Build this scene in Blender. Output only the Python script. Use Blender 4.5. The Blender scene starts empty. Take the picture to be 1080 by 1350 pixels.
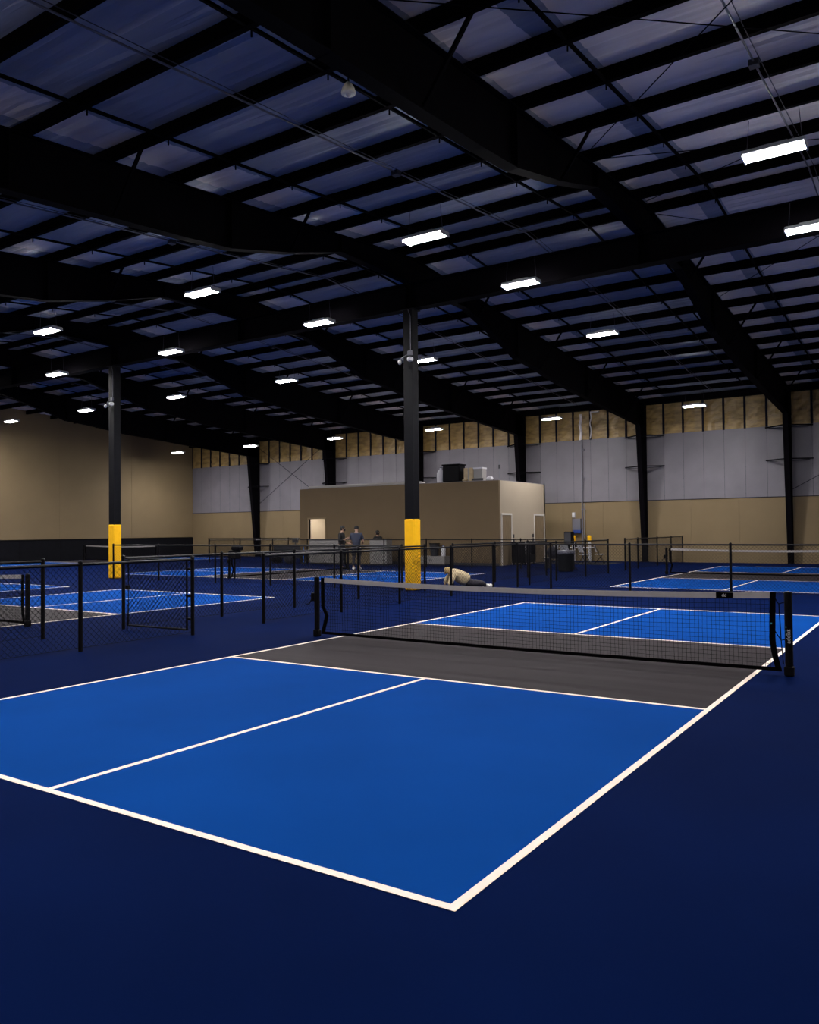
import bpy, math, random
from mathutils import Vector, Matrix
random.seed(7)
S = bpy.context.scene
COL = S.collection

# ------------------------------------------------------------------ camera
F_PX = 1064.89
YAW, PITCH, ROLL = -0.5864, 0.0221, -0.0098
fw = Vector((math.sin(YAW)*math.cos(PITCH), math.cos(YAW)*math.cos(PITCH), math.sin(PITCH)))
rt = Vector((math.cos(YAW), -math.sin(YAW), 0)); up = rt.cross(fw)
r2 = rt*math.cos(ROLL)+up*math.sin(ROLL); u2 = -rt*math.sin(ROLL)+up*math.cos(ROLL)
cd = bpy.data.cameras.new('camera'); cam = bpy.data.objects.new('camera', cd); COL.objects.link(cam)
M4 = Matrix((r2, u2, -fw)).transposed().to_4x4(); M4.translation = Vector((4.8436, -9.7317, 1.6484))
cam.matrix_world = M4
cd.sensor_fit = 'HORIZONTAL'; cd.sensor_width = 36.0; cd.lens = F_PX/1080*36.0
cd.clip_start = 0.05; cd.clip_end = 300
S.camera = cam

# ------------------------------------------------------------------ world, exposure
w = bpy.data.worlds.new('world'); S.world = w; w.use_nodes = True
w.node_tree.nodes['Background'].inputs[0].default_value = (0.02, 0.03, 0.06, 1)
w.node_tree.nodes['Background'].inputs[1].default_value = 0.05
vs = S.view_settings
vs.view_transform = 'Standard'; vs.look = 'None'; vs.gamma = 1.0; vs.use_curve_mapping = False
vs.exposure = 0.0
LAMP = 255.0            # emission of the LED tubes of the lamps that are lit
SPOT_W = 500.0         # power of the downward beam of each lamp
LAMP_COLOR = (1.0, 0.97, 0.965)

# ------------------------------------------------------------------ materials
MATS = {}
def mat(name, col, rough=0.6, metal=0.0, var=0.0, scale=4.0, bump=0.0, bscale=None, stretch=None, spec=0.5, col2=None, detail=4.0):
    if name in MATS: return MATS[name]
    m = bpy.data.materials.new(name); m.use_nodes = True; nt = m.node_tree; N = nt.nodes; L = nt.links
    b = N['Principled BSDF']
    b.inputs['Base Color'].default_value = (*col, 1); b.inputs['Roughness'].default_value = rough
    b.inputs['Metallic'].default_value = metal; b.inputs['Specular IOR Level'].default_value = spec
    if var or bump or col2:
        tc = N.new('ShaderNodeTexCoord'); mp = N.new('ShaderNodeMapping'); L.new(tc.outputs['Object'], mp.inputs[0])
        if stretch: mp.inputs['Scale'].default_value = stretch
        nz = N.new('ShaderNodeTexNoise'); nz.inputs['Scale'].default_value = scale; nz.inputs['Detail'].default_value = detail
        L.new(mp.outputs[0], nz.inputs['Vector'])
        cr = N.new('ShaderNodeValToRGB'); L.new(nz.outputs[0], cr.inputs[0])
        c2 = col2 if col2 else tuple(min(1, c*(1+var)) for c in col)
        c1 = col if col2 else tuple(c*(1-var) for c in col)
        cr.color_ramp.elements[0].position = .32; cr.color_ramp.elements[1].position = .68
        cr.color_ramp.elements[0].color = (*c1, 1); cr.color_ramp.elements[1].color = (*c2, 1)
        L.new(cr.outputs[0], b.inputs['Base Color'])
        if bump:
            n2 = N.new('ShaderNodeTexNoise'); n2.inputs['Scale'].default_value = bscale or scale*6; n2.inputs['Detail'].default_value = 3
            L.new(mp.outputs[0], n2.inputs['Vector'])
            bp = N.new('ShaderNodeBump'); bp.inputs['Strength'].default_value = bump; bp.inputs['Distance'].default_value = .02
            L.new(n2.outputs[0], bp.inputs['Height']); L.new(bp.outputs[0], b.inputs['Normal'])
    MATS[name] = m; return m
def emis(name, col, strength):
    m = bpy.data.materials.new(name); m.use_nodes = True; nt = m.node_tree
    b = nt.nodes['Principled BSDF']; b.inputs['Base Color'].default_value = (.8, .8, .8, 1)
    b.inputs['Emission Color'].default_value = (*col, 1); b.inputs['Emission Strength'].default_value = strength
    MATS[name] = m; return m

M_NAVY = mat('navy_floor_paint', (.0008, .0058, .040), .9, var=.14, scale=.5, bump=.03, bscale=60, spec=.012)
M_BLUE = mat('blue_court_paint', (.0020, .044, .225), .9, var=.07, scale=.6, bump=.03, bscale=60, spec=.012)
M_GREY = mat('grey_kitchen_paint', (.027, .0225, .025), .6, var=.2, scale=1.2, stretch=(.16, 3.0, 1), bump=.05, bscale=40, spec=.02)
M_LINE = mat('white_line_paint', (.92, .78, .68), .8, var=.03, scale=3, spec=.03)
M_STEEL = mat('dark_steel_paint', (.0026, .0021, .0032), .8, var=.25, scale=2, spec=.03)
M_PURLIN = mat('dark_purlin_paint', (.0018, .0013, .0017), .8, var=.25, scale=2, spec=.03)
M_INSUL_PALE = mat('paler_vinyl_insulation', (.88, .80, .76), .5, var=.10, scale=.8, stretch=(.5, 1.5, 1), bump=.25, bscale=5, spec=.3)
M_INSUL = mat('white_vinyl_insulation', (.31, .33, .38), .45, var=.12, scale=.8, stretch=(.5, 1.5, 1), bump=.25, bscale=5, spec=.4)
M_BEIGE = mat('beige_wall_paint', (.195, .143, .077), .7, var=.04, scale=.7, spec=.25)
M_BEIGE_DIM = mat('dimmed_beige_wall_paint', (.135, .095, .053), .75, var=.04, scale=.7, spec=.2)  # beige wall paint darkened to stand for weaker light on the office front
M_LINER = mat('white_liner_sheet', (.165, .155, .175), .5, var=.07, scale=1.2, bump=.15, bscale=3, spec=.4)
M_TAN = mat('tan_foil_insulation', (.32, .21, .072), .42, var=.35, scale=2.0, stretch=(1, 1, 3.0), bump=.7, bscale=7, spec=.6)
M_STUD = mat('blue_black_stud_paint', (.008, .008, .016), .7, spec=.1)
M_YELLOW = mat('yellow_safety_pad', (.95, .50, .012), .7, var=.06, scale=6, spec=.1)
M_BLACK = mat('black_powder_coat', (.0022, .0019, .0027), .55, spec=.10)
M_RAIL = mat('black_fence_pipe', (.003, .0026, .004), .5, spec=.14)
M_WIRE = mat('black_chain_link_wire', (.0022, .002, .0032), .7, spec=.08)
M_NETWIRE = mat('black_net_cord', (.0015, .0015, .002), .9, spec=.03)
M_TAPE = mat('grey_white_net_tape', (.30, .28, .28), .7, var=.06, scale=9)
M_NETBAND = mat('black_net_band', (.0016, .0013, .0016), .9, spec=.03)
M_PRINT = mat('grey_print', (.45, .44, .45), .6)
M_TEAL = mat('teal_print', (.03, .25, .32), .6)
M_HOUSING = mat('white_lamp_housing', (.5, .5, .5), .5)
M_TUBE = emis('lit_led_tube', LAMP_COLOR, LAMP)
M_WOOD = mat('brown_wood_door', (.20, .145, .085), .5, var=.22, scale=3, stretch=(6, 6, .6))
M_TRIMW = mat('white_door_trim', (.62, .58, .54), .5)
M_GALV = mat('galvanised_conduit', (.10, .10, .125), .45, metal=.3)
M_WHITE = mat('white_plastic', (.58, .57, .60), .45)
M_OFFW = mat('off_white_laminate', (.25, .235, .225), .5, var=.05, scale=3)
M_CREAM = mat('dusty_cream_enamel', (.85, .82, .70), .6, var=.2, scale=14)
M_CARTON = mat('tan_cardboard', (.42, .32, .19), .8, var=.15, scale=5)
M_DGREY = mat('dark_grey_plastic', (.02, .02, .025), .5)
M_BLUEP = mat('blue_plastic', (.02, .06, .28), .5)
M_LBLUE = mat('bright_blue_plastic', (.03, .18, .62), .5)
M_GBOX = mat('grey_metal_box', (.16, .16, .19), .5, metal=.2)
M_WAINS = mat('black_wainscot_padding', (.0045, .0045, .0065), .8, var=.15, scale=3, spec=.1)
M_SKIN = mat('skin', (.38, .22, .15), .55)
M_HAIR = mat('black_hair', (.006, .005, .005), .7)
M_SHIRT = mat('navy_tshirt_cloth', (.013, .017, .036), .85, var=.12, scale=12)
M_BLKCLOTH = mat('black_cloth', (.006, .006, .008), .9, var=.2, scale=12)
M_DKJEAN = mat('charcoal_cloth', (.022, .02, .028), .9, var=.2, scale=12)
M_COAT = mat('tan_fleece_cloth', (.50, .40, .24), .9, var=.22, scale=14, bump=.4, bscale=22)
M_SHOE = mat('white_shoe', (.6, .58, .56), .6)
M_FILM = mat('white_plastic_film', (.80, .76, .76), .25)

# ------------------------------------------------------------------ helpers
class MB:
    def __init__(s): s.v = []; s.f = []
    def quad(s, a, b, c, d): n = len(s.v); s.v += [tuple(a), tuple(b), tuple(c), tuple(d)]; s.f.append((n, n+1, n+2, n+3)); return s
    def box(s, x0, x1, y0, y1, z0, z1):
        n = len(s.v); s.v += [(x, y, z) for x in (x0, x1) for y in (y0, y1) for z in (z0, z1)]
        s.f += [tuple(n+i for i in q) for q in ((0, 1, 3, 2), (4, 6, 7, 5), (0, 4, 5, 1), (2, 3, 7, 6), (0, 2, 6, 4), (1, 5, 7, 3))]; return s
    def bbox(s, x0, x1, y0, y1, z0, z1, b):
        # box with chamfered edges
        cx, cy, cz = (x0+x1)/2, (y0+y1)/2, (z0+z1)/2; hx, hy, hz = (x1-x0)/2, (y1-y0)/2, (z1-z0)/2
        rings = [(hz, b), (hz-b, 0), (-hz+b, 0), (-hz, b)]; n = len(s.v)
        for z, i in rings:
            a, c = hx-i, hy-i; k = b if i == 0 else b*.6
            for px, py in ((a, c-k), (a-k, c), (-a+k, c), (-a, c-k), (-a, -c+k), (-a+k, -c), (a-k, -c), (a, -c+k)):
                s.v.append((cx+px, cy+py, cz+z))
        for r in range(3):
            for i in range(8):
                j = (i+1) % 8; s.f.append((n+r*8+i, n+(r+1)*8+i, n+(r+1)*8+j, n+r*8+j))
        s.f.append(tuple(n+i for i in range(8))); s.f.append(tuple(n+24+i for i in reversed(range(8)))); return s
    def tube(s, pts, r, k=8, cap=True):
        pts = [Vector(p) for p in pts]; n = len(s.v); m = len(pts); rs = r if isinstance(r, (list, tuple)) else [r]*m
        prev = None
        for i, p in enumerate(pts):
            d = (pts[min(i+1, m-1)]-pts[max(i-1, 0)]).normalized()
            ref = prev if prev is not None else (Vector((0, 0, 1)) if abs(d.z) < .9 else Vector((1, 0, 0)))
            a = d.cross(ref).normalized(); b = a.cross(d).normalized(); prev = b
            for q in range(k):
                t = 2*math.pi*q/k; s.v.append(tuple(p+(a*math.cos(t)+b*math.sin(t))*rs[i]))
        for i in range(m-1):
            for q in range(k):
                q2 = (q+1) % k; s.f.append((n+i*k+q, n+i*k+q2, n+(i+1)*k+q2, n+(i+1)*k+q))
        if cap: s.f.append(tuple(n+q for q in reversed(range(k)))); s.f.append(tuple(n+(m-1)*k+q for q in range(k)))
        return s
    def bar(s, a, b, wdt, hgt, ref=(0, 0, 1)):
        a, b = Vector(a), Vector(b); d = (b-a).normalized(); x = d.cross(Vector(ref)).normalized(); y = x.cross(d).normalized(); n = len(s.v)
        for p in (a, b):
            for i, j in ((-1, -1), (1, -1), (1, 1), (-1, 1)): s.v.append(tuple(p+x*(i*wdt/2)+y*(j*hgt/2)))
        s.f += [(n, n+3, n+2, n+1), (n+4, n+5, n+6, n+7)]+[(n+i, n+(i+1) % 4, n+4+(i+1) % 4, n+4+i) for i in range(4)]; return s
    def lathe(s, c, prof, k=16):
        n = len(s.v); m = len(prof)
        for r, z in prof:
            for q in range(k): t = 2*math.pi*q/k; s.v.append((c[0]+r*math.cos(t), c[1]+r*math.sin(t), c[2]+z))
        for i in range(m-1):
            for q in range(k): q2 = (q+1) % k; s.f.append((n+i*k+q, n+i*k+q2, n+(i+1)*k+q2, n+(i+1)*k+q))
        s.f.append(tuple(n+q for q in reversed(range(k)))); s.f.append(tuple(n+(m-1)*k+q for q in range(k))); return s
    def extrude_x(s, prof, x0, x1, closed=True):
        n = len(s.v); m = len(prof)
        for x in (x0, x1): s.v += [(x, y, z) for y, z in prof]
        for i in range(m if closed else m-1): j = (i+1) % m; s.f.append((n+i, n+j, n+m+j, n+m+i))
        if closed: s.f.append(tuple(n+i for i in reversed(range(m)))); s.f.append(tuple(n+m+i for i in range(m)))
        return s
    def build(s, name, material, parent=None, smooth=False, loc=None, kind=None, label=None):
        me = bpy.data.meshes.new(name); me.from_pydata(s.v, [], s.f); me.update()
        me.materials.append(material)
        if smooth:
            for p in me.polygons: p.use_smooth = True
        o = bpy.data.objects.new(name, me); COL.objects.link(o)
        if loc is not None: o.location = loc
        if parent is not None: o.parent = parent
        if kind: o['kind'] = kind
        if label: o['label'] = label
        return o
def tag(o, label=None, cat=None, group=None, kind=None):
    if label: o['label'] = label
    if cat: o['category'] = cat
    if group: o['group'] = group
    if kind: o['kind'] = kind
    return o
def empty(name, loc=(0, 0, 0), rz=0, **k):
    o = bpy.data.objects.new(name, None); COL.objects.link(o); o.location = loc; o.rotation_euler = (0, 0, rz); o.empty_display_size = .2
    return tag(o, **k)
def copy_tree(o, parent=None):
    c = o.copy(); COL.objects.link(c)
    if parent is not None: c.parent = parent
    for ch in [x for x in KIDS.get(o.name, [])]: copy_tree(ch, c)
    return c
KIDS = {}
def index_kids():
    KIDS.clear()
    for o in bpy.data.objects:
        if o.parent: KIDS.setdefault(o.parent.name, []).append(o)
def text(name, body, size, material, parent, loc, rot, extrude=.001):
    c = bpy.data.curves.new(name, 'FONT'); c.body = body; c.size = size; c.extrude = extrude; c.align_x = 'CENTER'; c.align_y = 'CENTER'
    t = bpy.data.objects.new(name, c); COL.objects.link(t); dg = bpy.context.evaluated_depsgraph_get(); dg.update()
    me = bpy.data.meshes.new_from_object(t.evaluated_get(dg)); bpy.data.objects.remove(t); me.name = name; me.materials.clear(); me.materials.append(material)
    o = bpy.data.objects.new(name, me); COL.objects.link(o); o.parent = parent; o.location = loc; o.rotation_euler = rot
    return o

# ------------------------------------------------------------------ dimensions (metres)
X0, BAY = -0.85, 6.411
COLX = [X0-BAY*k for k in range(7)]               # frames, last one is the left wall
XL, XR = COLX[6], X0+2*BAY
YN, YR, YF = -11.83, 8.67, 29.17                  # near wall, ridge, far wall
def zpur(y): return 9.10+.10*(y-YR) if y < YR else 9.10-.07*(y-YR)      # underside of the purlins

# ------------------------------------------------------------------ floor and courts
fl = MB()
fl.quad((XL, YN, 0), (XR, YN, 0), (XR, YF, 0), (XL, YF, 0))
tag(fl.build('floor', M_NAVY), 'navy painted sports hall floor around the courts', kind='structure')
HW, HL, NV, LW = 3.048, 6.7056, 2.1336, .0508
def court(cx, cy, label, rot=0.0):
    c = empty('court_marking', (cx, cy, 0), rot, label=label, kind='structure')
    z0, z1, z2 = .001, .003, .0045
    for s in (-1, 1):
        a, b = sorted((s*NV, s*HL)); MB().box(-HW, HW, a, b, 0, z1).build('service_area', M_BLUE, c)
    MB().box(-HW, HW, -NV, NV, 0, z1).build('kitchen_area', M_GREY, c, label='grey non-volley zone between the blue service areas')
    for s in (-1, 1):
        MB().box(-HW, HW, *sorted((s*HL, s*(HL-LW))), z0, z2).build('baseline', M_LINE, c)
        MB().box(*sorted((s*HW, s*(HW-LW))), -HL+LW, HL-LW, z0, z2).build('sideline', M_LINE, c)
        MB().box(-HW+LW, HW-LW, *sorted((s*NV, s*(NV+LW))), z0, z2).build('kitchen_line', M_LINE, c)
        MB().box(-LW/2, LW/2, *sorted((s*(NV+LW), s*(HL-LW))), z0, z2).build('centerline', M_LINE, c)
    return c
court(0, 0, 'big blue court with grey kitchen in front of the camera')
court(0, 18.95, 'blue court beyond the front court, near the back wall')
court(-12.15, -1.52, 'blue court seen through the fence at the left edge')
court(-20.72, -1.5, 'blue court tip farthest left behind the fence')
court(-16.15, 13.78, 'blue court turned sideways in front of the office', math.pi/2)
court(-35.4, 19.6, 'far blue court by the beige left wall')

# ------------------------------------------------------------------ ceiling: purlins, insulation, rafters, girder
ceil = empty('ceiling', (0, 0, 0), label='dark steel framed roof with pale insulation between the purlins', kind='structure')
ypn = [8.2-1.524*k for k in range(14)]; ypf = [9.2+1.524*k for k in range(14)]
ypur = sorted([y for y in ypn if y > YN]+[y for y in ypf if y < YF-.3])
for y in ypur:
    z = zpur(y); t = .045; d = .235
    prof = [(y-.04, z), (y+.05, z), (y+.05, z+.02), (y+.01, z+.02), (y+.01, z+d-.02), (y+.05, z+d-.02), (y+.05, z+d), (y-.04, z+d)]
    MB().extrude_x(prof, XL, XR).build('purlin', M_PURLIN, ceil)
edges = [YN]+ypur+[YF]
for a, b in zip(edges[:-1], edges[1:]):
    mb = MB(); n = 16; prof = []
    for i in range(n+1):
        t = i/n; y = a+(b-a)*t; sag = -.030*math.sin(math.pi*t)**.7 if 0 < t < 1 else 0
        if i in (4, 8, 12): sag += .016
        prof.append((y, zpur(y)+.232+sag))
    xs = [x+d for x in COLX[::-1]+[X0+BAY] for d in (0, .5, 1.0, 1.5, 2.6, 3.8, 4.9)]+[XR]
    base = len(mb.v)
    nx_ = len(xs)
    for j, x in enumerate(xs):
        for i, (y, z) in enumerate(prof):
            mb.v.append((x, y, z+(random.uniform(-.010, .010) if 0 < i < n else 0)))
    m = n+1
    for j in range(nx_-1):
        for i in range(n): mb.f.append((j*m+i, j*m+i+1, (j+1)*m+i+1, (j+1)*m+i))
    so = mb.build('insulation_strip', M_INSUL, ceil); so.data.materials.append(M_INSUL_PALE)
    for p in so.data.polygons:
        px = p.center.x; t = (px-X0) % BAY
        if px > X0+1.5 or t < .9: p.material_index = 1  # paler, more neutral insulation in the right bays and just right of each rafter
RAFT = [(-11.8, 6.1), (-2.8, 6.97), (.78, 7.29), (1.9, 7.41), (3.64, 7.82), (5.5, 8.36), (8.4, 8.375), (11.6, 8.375), (12.5, 8.16), (14.3, 7.70), (15.1, 7.45), (16.4, 7.36),
        (18.7, 7.10), (21.5, 6.93), (24.2, 6.75), (28.15, 6.53), (29.0, 6.53)]
def rbot(y):
    for (a, za), (b, zb) in zip(RAFT[:-1], RAFT[1:]):
        if a <= y <= b: return za+(zb-za)*(y-a)/(b-a)
    return RAFT[-1][1]
ys = sorted(set([p[0] for p in RAFT]+[YR]))
HF = .115
def rafter(x):
    mb = MB()
    def strip(off_b, off_t, half):
        n = len(mb.v)
        for y in ys:
            zb, zt = off_b(y), off_t(y); mb.v.extend([(x-half, y, zb), (x+half, y, zb), (x+half, y, zt), (x-half, y, zt)])
        for i in range(len(ys)-1):
            for k in range(4): k2 = (k+1) % 4; mb.f.append((n+i*4+k, n+i*4+k2, n+(i+1)*4+k2, n+(i+1)*4+k))
        mb.f.append((n, n+3, n+2, n+1)); e = n+(len(ys)-1)*4; mb.f.append((e, e+1, e+2, e+3))
    strip(lambda y: rbot(y), lambda y: rbot(y)+.02, HF)
    strip(lambda y: rbot(y)+.02, lambda y: zpur(y)-.022, .008)
    strip(lambda y: zpur(y)-.022, lambda y: zpur(y)-.002, HF)
    # splice plates and stiffeners
    for y in (-2.8, 1.9, 5.5, 11.6, 15.1, 21.5):
        mb.box(x-HF, x+HF, y-.012, y+.012, rbot(y), zpur(y)-.01)
    o = mb.build('rafter', M_STEEL, ceil)
    for i, y in enumerate(ypur):
        if i % 3 == 1 and abs(y-YR) > 2.2:
            zb, zt = rbot(y)+.03, zpur(y)+.10; d = min(.85*(zt-zb), 1.0)
            for s in (-1, 1):
                MB().bar((x+s*HF, y+.03, zb), (x+s*d, y+.03, zt), .05, .05).build('flange_brace', M_STEEL, o)
    return o
for x in COLX[:6]+[X0+BAY]: rafter(x)
g = MB()
g.box(XL, XR, YR-.16, YR+.16, 7.675, 7.70).box(XL, XR, YR-.012, YR+.012, 7.70, 8.35).box(XL, XR, YR-.16, YR+.16, 8.35, 8.375)
for x in COLX[:6]+[X0+BAY]:
    for dx in (-.08, .08): g.box(x+dx-.008, x+dx+.008, YR-.15, YR+.15, 7.70, 8.35)
g.build('ridge_girder', M_STEEL, ceil)
for x in [c+s*1.5 for c in COLX[:6]+[X0+BAY] for s in (1, -1)]:
    if x > XR: continue
    mb = MB()
    for a, b in zip(ypur[:-1], ypur[1:]):
        mb.bar((x, a, zpur(a)+.03), (x, b, zpur(b)+.03), .045, .045)
        mb.bar((x-.02, a+.08, zpur(a)+.03), (x-.02, a+.08, zpur(a)-.07), .018, .018, (1, 0, 0))
    mb.build('bridging_angle', M_PURLIN, ceil)
# eave strut, X rods in the roof of the right-hand bay
MB().box(XL, XR, YF-.34, YF-.04, 7.56, 7.80).build('eave_strut', M_STEEL, ceil)
for a, b in (((X0+.2, -2.0), (X0+BAY-.2, 4.6)), ((X0+BAY-.2, -2.0), (X0+.2, 4.6)), ((X0+.2, 4.9), (X0+BAY-.2, 8.3)), ((X0+BAY-.2, 4.9), (X0+.2, 8.3)), ((X0+.2, 9.2), (X0+BAY-.2, 15.5)), ((X0+BAY-.2, 9.2), (X0+.2, 15.5))):
    MB().tube([(a[0], a[1], zpur(a[1])-.06), (b[0], b[1], zpur(b[1])-.06)], .009, 5).build('brace_rod', M_PURLIN, ceil)

# ------------------------------------------------------------------ walls
ZB, ZG, ZE = 2.95, 6.12, 7.60
wb = empty('wall_back', (0, YF, 0), label='back wall of beige panels, white liner sheets and tan insulation', kind='structure')
MB().box(XL, XR, .06, .20, 0, 8.3).build('wall_core', M_STUD, wb)
NP = 7; PW = BAY/NP
nx = int(round((XR-XL)/PW))
pm = None
for i in range(nx):
    xa = XL+i*PW
    # liner sheet with slight pillow
    mb = MB(); n = 6
    for a in range(n+1):
        for c in range(n+1):
            ed = a in (0, n) or c in (0, n)
            mb.v.append((xa+.004+(PW-.008)*a/n, (0.0 if ed else -.008)+random.uniform(-.006, .006)*(not ed), ZB+.02+(ZG-ZB-.02)*c/n))
    for a in range(n):
        for c in range(n): q = a*(n+1)+c; mb.f.append((q, q+n+1, q+n+2, q+1))
    for a, b in ((0, n), ): pass
    o = mb.build('liner_panel', M_LINER, wb, smooth=True)
    sc = MB()
    for k in range(8):
        z = ZB+.2+k*.40
        if z < ZG: sc.box(xa-.011, xa+.011, -.014, -.002, z-.011, z+.011)
    sc.build('fastener_row', M_DGREY, o, kind='stuff')
    mb = MB(); n, h = 5, 9
    for a in range(n+1):
        for c in range(h+1):
            t = a/n; bul = -.05*math.sin(math.pi*t)
            mb.v.append((xa+.03+(PW-.06)*t, bul+random.uniform(-.022, .022)+.02, ZG+(ZE-ZG+.02)*c/h))
    for a in range(n):
        for c in range(h): q = a*(h+1)+c; mb.f.append((q, q+h+1, q+h+2, q+1))
    mb.build('insulation_panel', M_TAN, wb)
    MB().box(xa-.045, xa+.045, -.035, .05, ZG-.02, ZE+.03).build('wall_rib', M_STUD, wb)
nb = int(round((XR-XL)/(BAY/3)))
for i in range(nb):
    xa = XL+i*BAY/3; MB().box(xa+.003, xa+BAY/3-.003, -.03, .06, 0, ZB).build('wainscot_panel', M_BEIGE, wb)
MB().box(XL, XR, -.045, .05, ZB-.012, ZB+.016).build('ledger_trim', M_STUD, wb)
for (a, b) in (((-32.6, 3.5), (-27.0, 7.05)), ((-27.0, 3.5), (-32.6, 7.05)), ((X0+.1, 3.25), (X0+BAY, 6.7))):
    if 'wx' not in globals(): wx = empty('trim_1', (0, YF, 0), label='thin dark cross-brace rods on the back wall', kind='structure')
    MB().tube([(a[0], -.22, a[1]), (b[0], -.22, b[1])], .014, 6).build('brace_rod', M_STUD, wx)

wl = empty('wall_left', (XL, 0, 0), label='plain beige left end wall above a black wainscot', kind='structure')
npan = 8; ln = (YF-YN)/npan
for i in range(npan):
    ya = YN+i*ln
    MB().box(-.2, 0, ya+.004, ya+ln-.004, 1.27, 9.4).build('wall_panel', M_BEIGE, wl)
for i in range(16):
    ya = YN+i*ln/2
    MB().box(-.2, .05, ya+.004, ya+ln/2-.004, 0, 1.25).build('wainscot_panel', M_WAINS, wl)
MB().box(-.2, .07, YN, YF-.1, 1.25, 1.30).build('wainscot_cap', M_BLACK, wl)
for nm, a in (('wall_front', (XL-.2, XR+.2, YN-.2, YN, 0, 9)), ('wall_right', (XR, XR+.2, YN, YF, 0, 9.4))):
    tag(MB().box(*a).build(nm, M_BEIGE if 'front' in nm else mat('bounce_white_wall_paint', (.62, .58, .54), .7)), 'hall wall out of view '+('behind the camera, beige' if 'front' in nm else 'on the right, whitened to bounce light'), kind='structure')  # unseen right wall made whitish to bounce light onto the roof insulation

# wall columns (tapered)
for i, x in enumerate(COLX[:6]+[X0+BAY]):
    c = empty('column', (x, YF, 0), label='black tapered steel wall column at the back wall', kind='structure')
    def ci(z): return -.33-.70*z/6.53
    mb = MB(); n = len(mb.v)
    zs = [0, 3.2, 6.53]
    for hw, ya, yb in ((.11, lambda z: ci(z), lambda z: ci(z)+.022), (.008, lambda z: ci(z)+.02, lambda z: -.06), (.11, lambda z: -.075, lambda z: -.05)):
        n = len(mb.v)
        for z in zs: mb.v.extend([(-hw, ya(z), z), (hw, ya(z), z), (hw, yb(z), z), (-hw, yb(z), z)])
        for k in range(2):
            for q in range(4): q2 = (q+1) % 4; mb.f.append((n+k*4+q, n+k*4+q2, n+k*4+4+q2, n+k*4+4+q))
        mb.f.append((n+8, n+9, n+10, n+11))
    mb.box(-.14, .14, -.42, -.03, 0, .02)
    mb.build('shaft', M_STEEL, c)
    # knee block up to the roof
    MB().box(-HF, HF, ci(6.53), -.05, 6.53, 6.555).box(-.008, .008, ci(6.53), -.05, 6.55, 7.6).box(-HF, HF, -.075, -.05, 6.53, 7.6).build('knee_plate', M_STEEL, c)
    for z in (4.57, 6.03):
        for s in (-1, 1):
            MB().bar((s*.10, ci(z)+.03, z), (s*.95, -.06, z+.02), .05, .05).bar((s*.10, ci(z)+.03, z-.10), (s*.80, -.06, z-.02), .02, .02).build('girt_brace', M_STEEL, c)
# interior ridge columns with yellow pads
for k, x in enumerate((-7.29, -20.16)):
    c = empty('column', (x, YR, 0), label=('black square ridge column with yellow padded base near the centre' if k == 0 else 'black square ridge column with yellow padded base at left'), kind='structure')
    MB().box(-.145, .145, -.145, .145, 0, 7.675).box(-.2, .2, -.2, .2, 7.655, 7.675).build('shaft', mat('blue_black_column_paint', (.0022, .0023, .0042), .6, var=.2, scale=3, spec=.12), c)
    pad = MB().bbox(-.165, .165, -.165, .165, .004, 1.95, .03).build('yellow_pad', M_YELLOW, c)
    MB().tube([(.02, -.158, 7.67), (.10, -.158, 7.45), (.10, -.158, 6.55)], .010, 6).build('conduit', M_GALV, c)
    e = empty('emergency_light', (x+.10, YR-.16, 6.35), label='twin-head white emergency light on the '+('central' if k == 0 else 'left')+' ridge column', cat='emergency light')
    MB().bbox(-.07, .07, -.06, 0, .03, .16, .01).build('battery_box', M_GALV, e)
    MB().tube([(0, -.03, .08), (-.14, -.10, .02), (-.28, -.05, -.05)], .008, 6).build('bracket', M_GALV, e)
    for dx, dz, r in ((.04, -.07, .085), (-.30, -.12, .05)):
        mb = MB(); mb.lathe((dx, -.08, dz), [(.01, .06), (r*.6, .05), (r, .02), (r*.95, -.05), (r*.3, -.075)], 12); mb.build('lamp_head', M_WHITE, e, smooth=True)

# ------------------------------------------------------------------ office block in the back corner
OX0, OX1, OY, OY1, OZ = -23.5, -11.78, 22.5, 27.5, 3.83
ob = empty('wall_office_front', (0, 0, 0), label='beige front wall of the office room inside the hall', kind='structure')
os_ = empty('wall_office_side', (0, 0, 0), label='brightly lit side wall of the office with two doors', kind='structure')
orr = empty('wall_office_rear', (0, 0, 0), label='rear and left walls of the office room', kind='structure')
oc = empty('ceiling_office', (0, 0, 0), label='flat roof of the office room', kind='structure')
DX0, DX1, DZ = -22.90, -21.80, 2.26
MB().box(OX0, DX0, OY, OY+.14, 0, OZ).box(DX1, OX1, OY, OY+.14, 0, OZ).box(DX0, DX1, OY, OY+.14, DZ, OZ).build('front_wall', M_BEIGE_DIM, ob)
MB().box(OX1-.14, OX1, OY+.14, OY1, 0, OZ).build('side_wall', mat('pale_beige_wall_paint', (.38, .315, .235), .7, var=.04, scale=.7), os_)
MB().box(OX0, OX0+.14, OY+.14, YF-.1, 0, OZ).box(OX0, OX1, OY1-.14, OY1, 0, OZ).build('rear_wall', M_BEIGE, orr)
MB().box(OX0, OX1, OY, OY1, OZ, OZ+.02).build('roof_deck', M_LINER, oc)
tag(MB().bbox(-3.4, 3.4, -.45, .45, 0, .14, .03).build('insulation_batt', M_OFFW, loc=(-19.8, OY+.75, OZ+.024)), 'long pale insulation batt lying along the office roof edge', 'insulation')
MB().box(DX1+.08, OX1, OY-.02, OY, 0, .12).build('skirting', M_DGREY, ob)
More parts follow.
